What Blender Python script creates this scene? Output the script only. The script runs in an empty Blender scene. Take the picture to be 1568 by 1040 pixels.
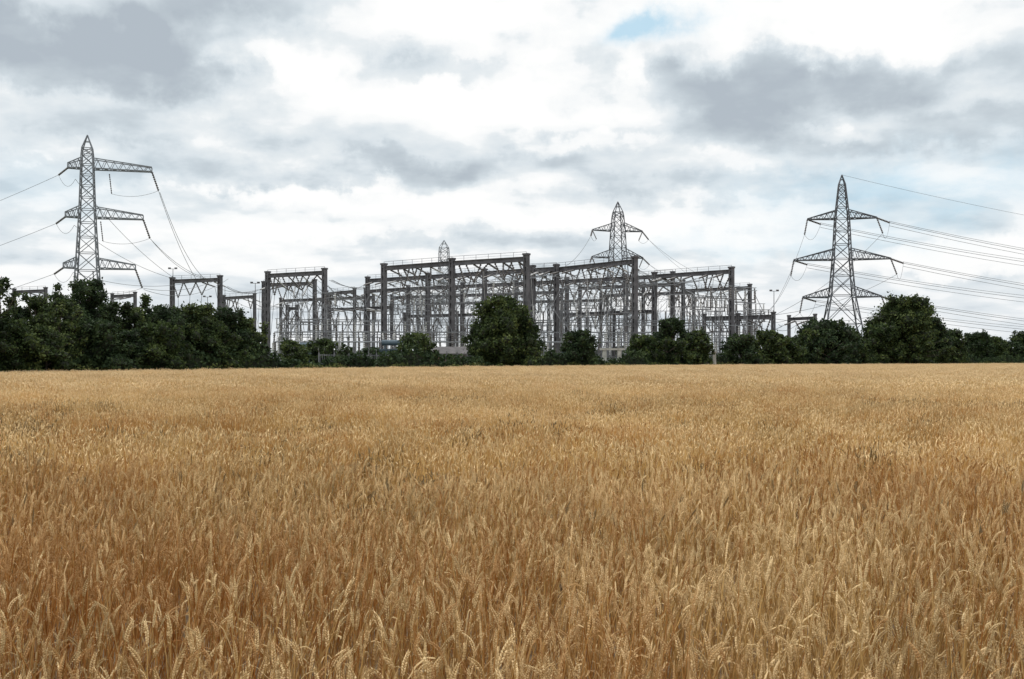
import bpy, math, random
import numpy as np
from mathutils import Vector, Matrix, Euler, Quaternion

random.seed(7); rng = np.random.default_rng(7)
scene = bpy.context.scene
F = 1524.0; EYE = 1.75

# ------------------------------------------------------------------ materials
def new_mat(name):
    m = bpy.data.materials.new(name); m.use_nodes = True
    nt = m.node_tree; nt.nodes.clear()
    out = nt.nodes.new('ShaderNodeOutputMaterial')
    return m, nt, out

def N(nt, t, **kw):
    n = nt.nodes.new(t)
    for k, v in kw.items(): setattr(n, k, v)
    return n

def math_n(nt, op, a, b=None, c=None, clamp=False):
    n = nt.nodes.new('ShaderNodeMath'); n.operation = op; n.use_clamp = clamp
    for i, v in enumerate((a, b, c)):
        if v is None: continue
        if isinstance(v, (int, float)): n.inputs[i].default_value = v
        else: nt.links.new(v, n.inputs[i])
    return n.outputs[0]

def mixc(nt, fac, a, b, mode='MIX'):
    n = nt.nodes.new('ShaderNodeMix'); n.data_type = 'RGBA'; n.blend_type = mode
    for sock, v in ((n.inputs[0], fac), (n.inputs[6], a), (n.inputs[7], b)):
        if isinstance(v, (int, float)): sock.default_value = v
        elif isinstance(v, tuple): sock.default_value = (*v, 1) if len(v) == 3 else v
        else: nt.links.new(v, sock)
    return n.outputs[2]

def noise(nt, vec, scale, detail=3, rough=0.55, dist=0.0):
    n = nt.nodes.new('ShaderNodeTexNoise')
    n.inputs['Scale'].default_value = scale; n.inputs['Detail'].default_value = detail
    n.inputs['Roughness'].default_value = rough; n.inputs['Distortion'].default_value = dist
    if vec is not None: nt.links.new(vec, n.inputs['Vector'])
    return n.outputs['Fac']

def ramp(nt, fac, stops):
    n = nt.nodes.new('ShaderNodeValToRGB'); el = n.color_ramp.elements
    while len(el) < len(stops): el.new(0.5)
    for e, (p, c) in zip(el, stops):
        e.position = p; e.color = (*c, 1)
    nt.links.new(fac, n.inputs[0]); return n.outputs[0]

def rng_map(nt, v, a, b, c=0.0, d=1.0):
    n = nt.nodes.new('ShaderNodeMapRange'); n.clamp = True
    n.interpolation_type = 'SMOOTHSTEP'
    nt.links.new(v, n.inputs[0])
    for i, x in enumerate((a, b, c, d)): n.inputs[i+1].default_value = x
    return n.outputs[0]

def simple_mat(name, c1, c2, scale=1.5, rough=0.7, metal=0.0, bump=0.0):
    m, nt, out = new_mat(name)
    g = N(nt, 'ShaderNodeNewGeometry')
    f = noise(nt, g.outputs['Position'], scale, 5, 0.65)
    f = rng_map(nt, f, 0.35, 0.65)
    col = mixc(nt, f, c1, c2)
    b = N(nt, 'ShaderNodeBsdfPrincipled')
    nt.links.new(col, b.inputs['Base Color'])
    b.inputs['Roughness'].default_value = rough; b.inputs['Metallic'].default_value = metal
    if bump:
        bn = N(nt, 'ShaderNodeBump'); bn.inputs['Strength'].default_value = bump
        nt.links.new(noise(nt, g.outputs['Position'], scale*6, 4), bn.inputs['Height'])
        nt.links.new(bn.outputs[0], b.inputs['Normal'])
    nt.links.new(b.outputs[0], out.inputs[0]); return m

def wheat_mat(name, ca, cb, red, trans=0.25, tone='ripe'):
    m, nt, out = new_mat(name)
    g = N(nt, 'ShaderNodeNewGeometry'); oi = N(nt, 'ShaderNodeObjectInfo')
    r = math_n(nt, 'FRACT', math_n(nt, 'ADD', math_n(nt, 'MULTIPLY', g.outputs['Random Per Island'], 0.6), oi.outputs['Random']))
    if tone == 'lodged_shade': ca, cb = tuple(c*0.36 for c in ca), tuple(c*0.40 for c in cb)  # shade of the hollows put into the colour, along with weathered brown
    if tone == 'red': ca, cb = tuple(a*.35+b*.65 for a, b in zip(ca, red)), tuple(c*0.72 for c in red)
    col = mixc(nt, r, ca, cb)
    if tone == 'ripe':
        pos = N(nt, 'ShaderNodeMapping'); pos.inputs['Scale'].default_value = (1, 1, 0.0)
        nt.links.new(g.outputs['Position'], pos.inputs['Vector'])
        p1 = noise(nt, pos.outputs[0], 0.40, 2, 0.65)
        fr = math_n(nt, 'MULTIPLY', rng_map(nt, p1, 0.47, 0.62, 0.0, 0.6), rng_map(nt, r, 0.1, 0.9, 0.45, 1.0))
        col = mixc(nt, fr, col, red)
        p3 = noise(nt, pos.outputs[0], 0.95, 2, 0.6)
        col = mixc(nt, rng_map(nt, p3, 0.5, 0.66, 0.0, 0.5), col, tuple(c*0.62 for c in cb))
        p2 = noise(nt, pos.outputs[0], 0.09, 2, 0.6)
        col = mixc(nt, rng_map(nt, p2, 0.38, 0.66, 0.0, 0.45), col, tuple(min(1, c*1.06) for c in ca))
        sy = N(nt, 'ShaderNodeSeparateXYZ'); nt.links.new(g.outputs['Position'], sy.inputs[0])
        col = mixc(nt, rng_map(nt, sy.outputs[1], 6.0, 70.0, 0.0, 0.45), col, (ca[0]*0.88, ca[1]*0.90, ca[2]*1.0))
    df = N(nt, 'ShaderNodeBsdfDiffuse')
    tr = N(nt, 'ShaderNodeBsdfTranslucent')
    nt.links.new(col, df.inputs['Color']); nt.links.new(col, tr.inputs['Color'])
    mx = N(nt, 'ShaderNodeMixShader'); mx.inputs[0].default_value = trans
    nt.links.new(df.outputs[0], mx.inputs[1]); nt.links.new(tr.outputs[0], mx.inputs[2])
    nt.links.new(mx.outputs[0], out.inputs[0]); return m

def leaf_mat(name, dark, mid, light):
    m, nt, out = new_mat(name)
    g = N(nt, 'ShaderNodeNewGeometry')
    n1 = noise(nt, g.outputs['Position'], 0.55, 3, 0.6)
    v = math_n(nt, 'ADD', math_n(nt, 'MULTIPLY', rng_map(nt, n1, 0.3, 0.7), 0.65),
               math_n(nt, 'MULTIPLY', g.outputs['Random Per Island'], 0.35))
    col = ramp(nt, v, [(0.1, dark), (0.5, mid), (0.95, light)])
    df = N(nt, 'ShaderNodeBsdfPrincipled'); df.inputs['Roughness'].default_value = 0.7
    df.inputs['Specular IOR Level'].default_value = 0.12
    tr = N(nt, 'ShaderNodeBsdfTranslucent')
    nt.links.new(col, df.inputs['Base Color']); nt.links.new(col, tr.inputs['Color'])
    mx = N(nt, 'ShaderNodeMixShader'); mx.inputs[0].default_value = 0.2
    nt.links.new(df.outputs[0], mx.inputs[1]); nt.links.new(tr.outputs[0], mx.inputs[2])
    nt.links.new(mx.outputs[0], out.inputs[0]); return m

def wheat_set(tone):
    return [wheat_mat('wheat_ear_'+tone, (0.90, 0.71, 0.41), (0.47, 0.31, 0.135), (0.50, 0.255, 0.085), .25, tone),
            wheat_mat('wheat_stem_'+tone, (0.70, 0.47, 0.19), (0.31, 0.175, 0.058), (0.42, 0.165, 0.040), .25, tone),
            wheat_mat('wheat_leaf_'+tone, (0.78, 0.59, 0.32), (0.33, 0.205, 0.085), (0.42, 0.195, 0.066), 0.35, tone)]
M_steel = simple_mat('weathered_steel_hazed', (0.066, 0.062, 0.067), (0.125, 0.118, 0.126), 0.5, 0.85, 0.0)  # base colour lightened, with distance haze put into it
M_steel_l = simple_mat('galvanised_steel', (0.12, 0.12, 0.13), (0.23, 0.23, 0.245), 0.6, 0.7, 0.1)
M_pylon = simple_mat('pylon_steel', (0.13, 0.14, 0.155), (0.20, 0.21, 0.23), 0.4, 0.7, 0.1)  # pylon steel paled too, haze carried by the colour itself
M_pylon_d = simple_mat('pylon_steel_dark', (0.06, 0.064, 0.072), (0.105, 0.107, 0.12), 0.4, 0.7, 0.1)
M_wire = simple_mat('conductor_aluminium', (0.12, 0.125, 0.135), (0.19, 0.195, 0.205), 0.2, 0.6)
M_ins = simple_mat('insulator_glass', (0.07, 0.06, 0.06), (0.12, 0.105, 0.10), 1.0, 0.4)
M_insl = simple_mat('insulator_porcelain', (0.34, 0.33, 0.33), (0.50, 0.49, 0.48), 1.0, 0.35)
M_conc = simple_mat('concrete', (0.30, 0.29, 0.26), (0.46, 0.45, 0.41), 1.2, 0.9, 0, 0.2)
M_blue = simple_mat('transformer_paint', (0.045, 0.07, 0.09), (0.07, 0.10, 0.125), 0.8, 0.7)
M_brick = simple_mat('brick', (0.13, 0.075, 0.06), (0.19, 0.11, 0.085), 3.0, 0.9)
M_roof = simple_mat('roof_sheet', (0.06, 0.055, 0.055), (0.10, 0.09, 0.09), 1.0, 0.9)
M_glass = simple_mat('window_glass', (0.03, 0.035, 0.04), (0.05, 0.055, 0.06), 1.0, 0.15)
M_bark = simple_mat('bark', (0.05, 0.04, 0.03), (0.10, 0.08, 0.06), 4.0, 0.95, 0, 0.5)
M_lf = [leaf_mat('foliage_a', (0.013, 0.023, 0.008), (0.036, 0.056, 0.018), (0.100, 0.130, 0.040)),
        leaf_mat('foliage_b', (0.012, 0.022, 0.010), (0.028, 0.047, 0.019), (0.072, 0.100, 0.037)),
        leaf_mat('foliage_c', (0.016, 0.027, 0.009), (0.044, 0.065, 0.021), (0.120, 0.145, 0.046))]
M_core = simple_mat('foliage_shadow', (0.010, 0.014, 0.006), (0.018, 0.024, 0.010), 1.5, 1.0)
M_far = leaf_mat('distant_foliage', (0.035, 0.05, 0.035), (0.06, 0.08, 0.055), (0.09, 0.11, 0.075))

# ------------------------------------------------------------------ mesh builder
class MB:
    def __init__(s): s.v = []; s.f = []; s.m = []
    def add(s, vs, fs, mi=0):
        o = len(s.v); s.v.extend([tuple(v) for v in vs])
        for f in fs: s.f.append(tuple(i+o for i in f)); s.m.append(mi)
    def beam(s, p, q, w, h=None, mi=0):
        p = Vector(p); q = Vector(q); h = h or w
        d = q-p
        if d.length < 1e-6: return
        d.normalize()
        up = Vector((0, 0, 1)) if abs(d.z) < 0.95 else Vector((0, 1, 0))
        a = d.cross(up).normalized(); b = a.cross(d).normalized()
        a = a*w/2; b = b*h/2
        vs = [p-a-b, p+a-b, p+a+b, p-a+b, q-a-b, q+a-b, q+a+b, q-a+b]
        s.add(vs, [(0, 3, 2, 1), (4, 5, 6, 7), (0, 1, 5, 4), (1, 2, 6, 5), (2, 3, 7, 6), (3, 0, 4, 7)], mi)
    def box(s, c, size, yaw=0, mi=0, top=1.0):
        cx, cy, cz = c; sx, sy, sz = size; vs = []
        ca, sa = math.cos(yaw), math.sin(yaw)
        for k, z in ((1.0, cz-sz/2), (top, cz+sz/2)):
            for x, y in ((-1, -1), (1, -1), (1, 1), (-1, 1)):
                X = x*sx/2*k; Y = y*sy/2*k
                vs.append((cx+X*ca-Y*sa, cy+X*sa+Y*ca, z))
        s.add(vs, [(0, 3, 2, 1), (4, 5, 6, 7), (0, 1, 5, 4), (1, 2, 6, 5), (2, 3, 7, 6), (3, 0, 4, 7)], mi)
    def tube(s, pts, rad, n=5, mi=0):
        pts = [Vector(p) for p in pts]
        rs = rad if isinstance(rad, (list, tuple)) else [rad]*len(pts)
        vs = []
        for i, p in enumerate(pts):
            d = (pts[min(i+1, len(pts)-1)]-pts[max(i-1, 0)])
            d = d.normalized() if d.length > 1e-9 else Vector((0, 0, 1))
            up = Vector((0, 0, 1)) if abs(d.z) < 0.9 else Vector((0, 1, 0))
            a = d.cross(up).normalized(); b = a.cross(d).normalized()
            for k in range(n):
                t = 2*math.pi*k/n
                vs.append(p+(a*math.cos(t)+b*math.sin(t))*rs[i])
        fs = []
        for i in range(len(pts)-1):
            for k in range(n):
                k2 = (k+1) % n
                fs.append((i*n+k, i*n+k2, (i+1)*n+k2, (i+1)*n+k))
        fs.append(tuple(range(n-1, -1, -1))); fs.append(tuple((len(pts)-1)*n+k for k in range(n)))
        s.add(vs, fs, mi)
    def insulator(s, p, q, r=0.16, sheds=8, mi=0, n=6):
        p = Vector(p); q = Vector(q); pts = []; rs = []
        for i in range(sheds):
            for f, rr in ((0.1, 0.5), (0.45, 1.0), (0.6, 1.0), (0.95, 0.5)):
                pts.append(p.lerp(q, (i+f)/sheds)); rs.append(r*rr)
        s.tube(pts, rs, n, mi)
    def wire(s, p, q, sag, r=0.04, seg=12, mi=0):
        p = Vector(p); q = Vector(q); pts = []
        for i in range(seg+1):
            t = i/seg; c = p.lerp(q, t); c.z -= sag*4*t*(1-t); pts.append(c)
        s.tube(pts, r, 3, mi)
    def obj(s, name, mats, parent=None, coll=None, loc=None):
        me = bpy.data.meshes.new(name); me.from_pydata(s.v, [], s.f)
        for m in mats: me.materials.append(m)
        me.polygons.foreach_set('material_index', s.m); me.update()
        o = bpy.data.objects.new(name, me)
        (coll or scene.collection).objects.link(o)
        if parent: o.parent = parent
        if loc: o.location = loc
        return o

def empty(name, loc=(0, 0, 0)):
    e = bpy.data.objects.new(name, None); e.location = loc
    scene.collection.objects.link(e); return e

def sx(b, d):      # lateral offset for pixel column b at depth d
    return (b-784)/F*d
def sz(r, d):      # height for pixel row r at depth d
    return EYE+(551-r)/F*d

# ------------------------------------------------------------------ field boundary
EDGE = [(-400, 20), (-120, 34), (-55, 50), (-44, 62), (-41.2, 80), (-26.5, 105), (0, 150), (39.4, 190), (133.8, 262), (271, 340), (700, 520)]
EX = np.array([e[0] for e in EDGE], float); EY = np.array([e[1] for e in EDGE], float)
def edge_y(x): return np.interp(x, EX, EY)

# ------------------------------------------------------------------ ground
def ground():
    m, nt, out = new_mat('grass_ground')
    g = N(nt, 'ShaderNodeNewGeometry')
    a = noise(nt, g.outputs['Position'], 0.02, 5, 0.6); b = noise(nt, g.outputs['Position'], 0.6, 5, 0.7)
    c = mixc(nt, rng_map(nt, a, 0.35, 0.65), (0.055, 0.075, 0.028), (0.16, 0.14, 0.06))
    c = mixc(nt, rng_map(nt, b, 0.3, 0.7, 0, 0.6), c, (0.09, 0.10, 0.04))
    p = N(nt, 'ShaderNodeBsdfPrincipled'); p.inputs['Roughness'].default_value = 0.95
    nt.links.new(c, p.inputs['Base Color']); nt.links.new(p.outputs[0], out.inputs[0])
    mb = MB(); n = 24; S = 4000
    vs = [(-S+2*S*i/n, -S+2*S*j/n, 0) for j in range(n+1) for i in range(n+1)]
    fs = [(j*(n+1)+i, j*(n+1)+i+1, (j+1)*(n+1)+i+1, (j+1)*(n+1)+i) for j in range(n) for i in range(n)]
    mb.add(vs, fs); mb.obj('ground', [m])
    m2, nt, out = new_mat('field_soil')
    g = N(nt, 'ShaderNodeNewGeometry')
    b = noise(nt, g.outputs['Position'], 6, 6, 0.7)
    c = mixc(nt, rng_map(nt, b, 0.35, 0.65), (0.08, 0.05, 0.025), (0.20, 0.13, 0.06))
    p = N(nt, 'ShaderNodeBsdfPrincipled'); p.inputs['Roughness'].default_value = 0.95
    nt.links.new(c, p.inputs['Base Color']); nt.links.new(p.outputs[0], out.inputs[0])
    mb = MB(); k = len(EDGE)
    vs = [(e[0], -40, 0.004) for e in EDGE]+[(e[0], e[1], 0.004) for e in EDGE]
    mb.add(vs, [(i, i+1, k+i+1, k+i) for i in range(k-1)])
    mb.obj('field_soil', [m2])
ground()

# ------------------------------------------------------------------ wheat
wcoll = bpy.data.collections.new('wheat_stalks')
def stalk(mb, bx, by, H, lean, ang, ear, det, wscale=1.0, rr=random):
    ca, sa = math.cos(ang), math.sin(ang)
    def pos(t):
        return Vector((bx+ca*lean*t**2.2, by+sa*lean*t**2.2, H*t))
    w = 0.0021*wscale
    t0 = 0.0 if det >= 2 else 0.35
    ts = [t0, 0.5, 0.8, 1.0] if det >= 1 else [t0, 1.0]
    if det == 2:
        mb.tube([pos(t) for t in ts], [w*1.2, w*1.1, w, w*0.7], 3, 1)
    else:
        a2 = rr.uniform(0, math.pi); dx, dy = math.cos(a2)*w*1.3, math.sin(a2)*w*1.3
        vs = []
        for t in ts:
            p = pos(t); vs += [(p.x-dx, p.y-dy, p.z), (p.x+dx, p.y+dy, p.z)]
        mb.add(vs, [(2*i, 2*i+1, 2*i+3, 2*i+2) for i in range(len(ts)-1)], 1)
    d = (pos(1.0)-pos(0.93)).normalized(); tip = pos(1.0)
    nod = rr.uniform(0.0, 0.7) if rr.random() < 0.7 else rr.uniform(0.8, 2.4)
    out = Vector((ca, sa, -0.3))
    if det == 2:
        K = 9; side = d.cross(Vector((-sa, ca, 0.2))).normalized(); p = tip.copy(); oth = d.cross(side).normalized()
        for k in range(K):
            dd = (d+out*nod*(k/K)*0.6).normalized()
            q = p+dd*(ear/K)
            size = 0.0074*(1-abs(k-3.5)/9)*wscale
            for sgn in (-1, 1):
                c = p+side*sgn*size*0.62+dd*(0.5*ear/K)*(1 if sgn > 0 else 0.1)
                L = ear/K*0.95
                ax = (dd+side*sgn*0.35).normalized()
                b1 = side*size*0.62; b2 = oth*size*0.75
                vs = [c-ax*L*0.6, c+b1, c+b2, c-b1, c-b2, c+ax*L*1.05]
                mb.add(vs, [(0, 2, 1), (0, 3, 2), (0, 4, 3), (0, 1, 4), (5, 1, 2), (5, 2, 3), (5, 3, 4), (5, 4, 1)], 0)
                if k % 2 == 0:
                    e = c+ax*L*1.05; t2 = e+(ax+side*sgn*0.2)*rr.uniform(0.010, 0.028); o2 = oth*0.0006
                    mb.add([e-o2, e+o2, t2], [(0, 1, 2)], 0)
            p = q
    else:
        r = 0.0072*wscale
        m1 = tip+d*ear*0.35; e = tip+(d+out*nod*0.35).normalized()*ear
        s1 = d.cross(Vector((0.3, 0.9, 0.1))).normalized()*r; s2 = d.cross(s1).normalized()*r*0.8
        vs = [tip, m1+s1, m1+s2, m1-s1, m1-s2, e]
        mb.add(vs, [(0, 2, 1), (0, 3, 2), (0, 4, 3), (0, 1, 4), (5, 1, 2), (5, 2, 3), (5, 3, 4), (5, 4, 1)], 0)
    nl = rr.choice([0, 0, 1, 1, 2]) if det == 2 else (1 if rr.random() < 0.3 else 0)
    for _ in range(nl):
        t = rr.uniform(0.5, 0.86); p = pos(t); a = rr.uniform(0, 6.283)
        L = rr.uniform(0.10, 0.22); dx, dy = math.cos(a), math.sin(a)
        lw = rr.uniform(0.002, 0.0045)*(wscale**0.6); rise = rr.uniform(0.3, 1.1); vs = []
        S = 5 if det == 2 else 3
        for i in range(S+1):
            u = i/S; ww = lw*(1-u**2)+0.0004
            x = p.x+dx*L*u*0.8; y = p.y+dy*L*u*0.8; z = p.z+L*(rise*u-1.5*u*u)
            vs += [(x-dy*ww, y+dx*ww, z), (x+dy*ww, y-dx*ww, z+ww*0.6)]
        mb.add(vs, [(2*i, 2*i+1, 2*i+3, 2*i+2) for i in range(S)], 2)

W_ripe, W_lodged_shade, W_red = wheat_set('ripe'), wheat_set('lodged_shade'), wheat_set('red')
R = random.Random(3)
NA, NB, NC, ND, NE = 14, 8, 6, 6, 5
def near_variants(prefix, count, mats):
    for i in range(count):
        mb = MB(); stalk(mb, 0, 0, R.uniform(0.60, 0.76), R.uniform(0.0, 0.14), R.uniform(0, 6.28), R.uniform(0.06, 0.09), 2, R.uniform(.85, 1.1), R)
        mb.obj('wheat_%s%02d' % (prefix, i), mats, coll=wcoll)
def mid_variants(prefix, count, mats):
    for i in range(count):
        mb = MB()
        for _ in range(50):
            stalk(mb, R.uniform(-.27, .27), R.uniform(-.27, .27), R.gauss(0.68, 0.07), R.uniform(0.0, 0.16), R.gauss(0.0, 1.6), R.uniform(0.06, 0.09), 1, R.uniform(.9, 1.2), R)
        mb.obj('wheat_%s%02d' % (prefix, i), mats, coll=wcoll)
near_variants('a', NA, W_ripe)
mid_variants('b', NB, W_ripe)
for i in range(NC):
    mb = MB()
    for _ in range(260):
        stalk(mb, R.uniform(-1.15, 1.15), R.uniform(-1.15, 1.15), R.gauss(0.66, 0.065), R.uniform(0.0, 0.14), R.gauss(0.0, 1.4), R.uniform(0.08, 0.12), 0, 2.6, R)
    mb.obj('wheat_c%02d' % i, W_ripe, coll=wcoll)
near_variants('d', ND, W_lodged_shade); mid_variants('e', NE, W_lodged_shade)
near_variants('f', ND, W_red); mid_variants('g', NE, W_red)
O_B = NA; O_C = NA+NB; O_D = O_C+NC; O_E = O_D+ND; O_F = O_E+NE; O_G = O_F+ND

pits = [(-5.9, 14.6, 1.5, 1.0, .30), (-4.2, 15.4, 1.1, .9, .26), (-1.0, 12.6, 0.22, .9, .36), (1.4, 12.0, 0.26, .8, .40), (-0.95, 9.6, 0.32, 0.6, .30),
        (2.9, 11.5, .4, .7, .26), (-2.7, 16.6, .6, 1.0, .28), (4.3, 11.1, .45, .7, .28), (3.2, 6.5, .25, .3, .22), (-2.4, 8.3, .3, .4, .22), (.4, 7.2, .2, .3, .22),
        (6.5, 17, 1.0, 1.0, .24), (1.5, 19, 1.0, 1.1, .24), (-9, 21, 1.6, 1.3, .26), (.5, 12.8, .3, .7, .26), (-4.6, 9.8, .3, .5, .26),
        (-1.7, 11.0, .35, .6, .24), (5.4, 13.7, .5, .8, .24), (-7.2, 12.6, .5, .6, .26), (-3.0, 11.8, .3, .6, .26), (-.4, 15.5, .6, .9, .24), (-9.5, 16.7, 1.3, .9, .28), (3.6, 15.7, .8, .9, .24), (2.2, 8.5, .2, .4, .22),
        (-12, 24, 2, 1.4, .2), (4, 24, 2, 1.4, .18), (10, 23, 1.6, 1.4, .2), (-3, 27, 2.4, 1.6, .18)]
prng = random.Random(21)
for _ in range(70):
    yy = prng.uniform(6, 30); xx = prng.uniform(-.55, .55)*yy; s_ = prng.uniform(.10, .30)*(yy/11)**.8
    pits.append((xx, yy, s_*prng.uniform(.8, 1.8), s_*prng.uniform(1, 1.6), prng.uniform(.06, .2)))
def fields(x, y):
    h = 1.0+0.045*np.sin(x*0.9+1.3*np.sin(y*0.5))+0.04*np.sin(y*1.7+x*0.6+1)+0.035*np.sin(x*2.7-y*2.1+np.sin(x*.8))+0.025*np.sin(x*4.3+y*3.1+2*np.sin(y*1.1))
    far = np.clip((y-30)/60, 0, 1)
    h = 1+(h-1)*(1-0.3*far); pit = np.zeros_like(x)
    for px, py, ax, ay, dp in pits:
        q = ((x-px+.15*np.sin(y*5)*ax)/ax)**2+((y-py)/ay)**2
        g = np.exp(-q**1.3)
        h = h-dp*g; pit = np.maximum(pit, np.clip(dp*2.1, 0, .7)*g)
    red = np.zeros_like(x)
    for px, py, ax, ay, am in ((-1.9, 5.0, 1.7, 1.3, .8), (-.3, 6.2, 1.4, .8, .4), (4.4, 7.5, 2.4, 1.6, .5), (2.6, 4.2, .9, .6, .35), (-4.5, 8.2, 1.6, .9, .45), (1.2, 9.5, 2.5, .9, .3), (3.0, 13.5, 3, 1, .2), (-4, 12.8, 2, 1, .25)):
        red = np.maximum(red, am*np.exp(-((x-px)/ax)**2-((y-py)/ay)**2))
    return np.clip(h, .5, 1.2), pit, red+.04
def grid(step, r0, r1, jit):
    xs = np.arange(-r1, r1, step); ys = np.arange(-2.0, r1, step)
    X, Y = np.meshgrid(xs, ys); X = X.ravel(); Y = Y.ravel()
    X = X+rng.uniform(-jit, jit, X.size)*step; Y = Y+rng.uniform(-jit, jit, Y.size)*step
    r = np.hypot(X, Y); keep = (r >= r0) & (r < r1) & (np.abs(X) < 0.74*(Y+3.0)+0.6) & (Y < edge_y(X)-0.6)
    return X[keep], Y[keep]
PX, PY, IDX = [], [], []
x, y = grid(1/math.sqrt(330), 0.9, 10.0, 0.8)
cl = np.sin(x*6.1+2*np.sin(y*3.3))*np.sin(y*5.2+1.7*np.sin(x*4.1))
keep = rng.random(x.size) < np.clip(0.76+0.4*cl, 0.3, 1); x = x[keep]; y = y[keep]
PX.append(x); PY.append(y); IDX.append(rng.integers(0, NA, x.size))
n_near = x.size
x, y = grid(0.43, 9.9, 36.0, 0.35); PX.append(x); PY.append(y); IDX.append(O_B+rng.integers(0, NB, x.size)); n_mid = x.size
x, y = grid(1.85, 35.5, 420.0, 0.25); PX.append(x); PY.append(y); IDX.append(O_C+rng.integers(0, NC, x.size))
PX = np.concatenate(PX); PY = np.concatenate(PY); IDX = np.concatenate(IDX)
n = PX.size; print('wheat instances', n)
H, PIT, RED = fields(PX, PY)
H[:n_near] *= np.clip(rng.normal(1.0, 0.085, n_near), 0.7, 1.18)
u = rng.random(n); u2 = rng.random(n)
isn = np.arange(n) < n_near; ism = (np.arange(n) >= n_near) & (np.arange(n) < n_near+n_mid)
vd = rng.integers(0, ND, n); ve = rng.integers(0, NE, n)
IDX = np.where(isn & (u2 < RED), O_F+vd, IDX); IDX = np.where(ism & (u2 < RED), O_G+ve, IDX)
IDX = np.where(isn & (u < PIT), O_D+vd, IDX); IDX = np.where(ism & (u < PIT*1.1), O_E+ve, IDX)  # shade-coloured copies picked more often towards the middle of a pit
rot = np.zeros((n, 3))
for i in range(n):
    tilt = (0.14 if i < n_near else 0.045)+PIT[i]*.25
    T = Euler((random.gauss(0, tilt), random.gauss(0.07, tilt), 0)).to_matrix() @ Matrix.Rotation(random.uniform(-math.pi, math.pi), 3, 'Z')
    rot[i] = T.to_euler()[:]
scl = np.ones((n, 3)); scl[:, 2] = H
me = bpy.data.meshes.new('wheat_field'); me.vertices.add(n)
me.vertices.foreach_set('co', np.column_stack([PX, PY, np.full(n, 0.004)]).ravel())
a = me.attributes.new('rot', 'FLOAT_VECTOR', 'POINT'); a.data.foreach_set('vector', rot.ravel())
a = me.attributes.new('scl', 'FLOAT_VECTOR', 'POINT'); a.data.foreach_set('vector', scl.ravel())
a = me.attributes.new('idx', 'INT', 'POINT'); a.data.foreach_set('value', IDX.astype(np.int32))
wf = bpy.data.objects.new('wheat_field', me); scene.collection.objects.link(wf)
ng = bpy.data.node_groups.new('scatter_wheat', 'GeometryNodeTree')
ng.interface.new_socket('Geometry', in_out='INPUT', socket_type='NodeSocketGeometry')
ng.interface.new_socket('Geometry', in_out='OUTPUT', socket_type='NodeSocketGeometry')
gi = ng.nodes.new('NodeGroupInput'); go = ng.nodes.new('NodeGroupOutput')
iop = ng.nodes.new('GeometryNodeInstanceOnPoints'); ci = ng.nodes.new('GeometryNodeCollectionInfo')
ci.inputs['Collection'].default_value = wcoll; ci.inputs['Separate Children'].default_value = True; ci.inputs['Reset Children'].default_value = True
def named(nm, typ):
    q = ng.nodes.new('GeometryNodeInputNamedAttribute'); q.data_type = typ; q.inputs['Name'].default_value = nm
    return q.outputs['Attribute']
ng.links.new(gi.outputs[0], iop.inputs['Points']); ng.links.new(ci.outputs[0], iop.inputs['Instance'])
iop.inputs['Pick Instance'].default_value = True
ng.links.new(named('idx', 'INT'), iop.inputs['Instance Index'])
e2r = ng.nodes.new('FunctionNodeEulerToRotation'); ng.links.new(named('rot', 'FLOAT_VECTOR'), e2r.inputs[0])
ng.links.new(e2r.outputs[0], iop.inputs['Rotation']); ng.links.new(named('scl', 'FLOAT_VECTOR'), iop.inputs['Scale'])
ng.links.new(iop.outputs[0], go.inputs[0])
md = wf.modifiers.new('scatter', 'NODES'); md.node_group = ng

# ------------------------------------------------------------------ trees
def leaf_quads(P, s, rg, flat=0.0):
    n = len(P)
    a = rg.normal(size=(n, 3)); a /= np.linalg.norm(a, axis=1)[:, None]
    b = rg.normal(size=(n, 3)); b -= (b*a).sum(1)[:, None]*a; b /= np.linalg.norm(b, axis=1)[:, None]
    L = s*rg.uniform(0.6, 1.3, (n, 1)); W = L*rg.uniform(0.45, 0.8, (n, 1))
    return np.stack([P-a*L, P-b*W+a*L*0.15, P+a*L, P+b*W+a*L*0.1], 1).reshape(-1, 3)
def foliage_obj(name, V, mat, parent):
    n = len(V)//4
    me = bpy.data.meshes.new(name); me.vertices.add(len(V)); me.vertices.foreach_set('co', V.ravel())
    me.loops.add(len(V)); me.loops.foreach_set('vertex_index', np.arange(len(V), dtype=np.int32))
    me.polygons.add(n); me.polygons.foreach_set('loop_start', np.arange(0, len(V), 4, dtype=np.int32))
    me.polygons.foreach_set('loop_total', np.full(n, 4, dtype=np.int32))
    me.materials.append(mat); me.update(calc_edges=True); me.validate()
    o = bpy.data.objects.new(name, me); scene.collection.objects.link(o); o.parent = parent; return o
ICO = None
def ico():
    global ICO
    if ICO is None:
        import bmesh
        bm = bmesh.new(); bmesh.ops.create_icosphere(bm, subdivisions=2, radius=1)
        ICO = ([v.co.copy() for v in bm.verts], [[v.index for v in f.verts] for f in bm.faces]); bm.free()
    return ICO
TREE_N = [0]
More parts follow.
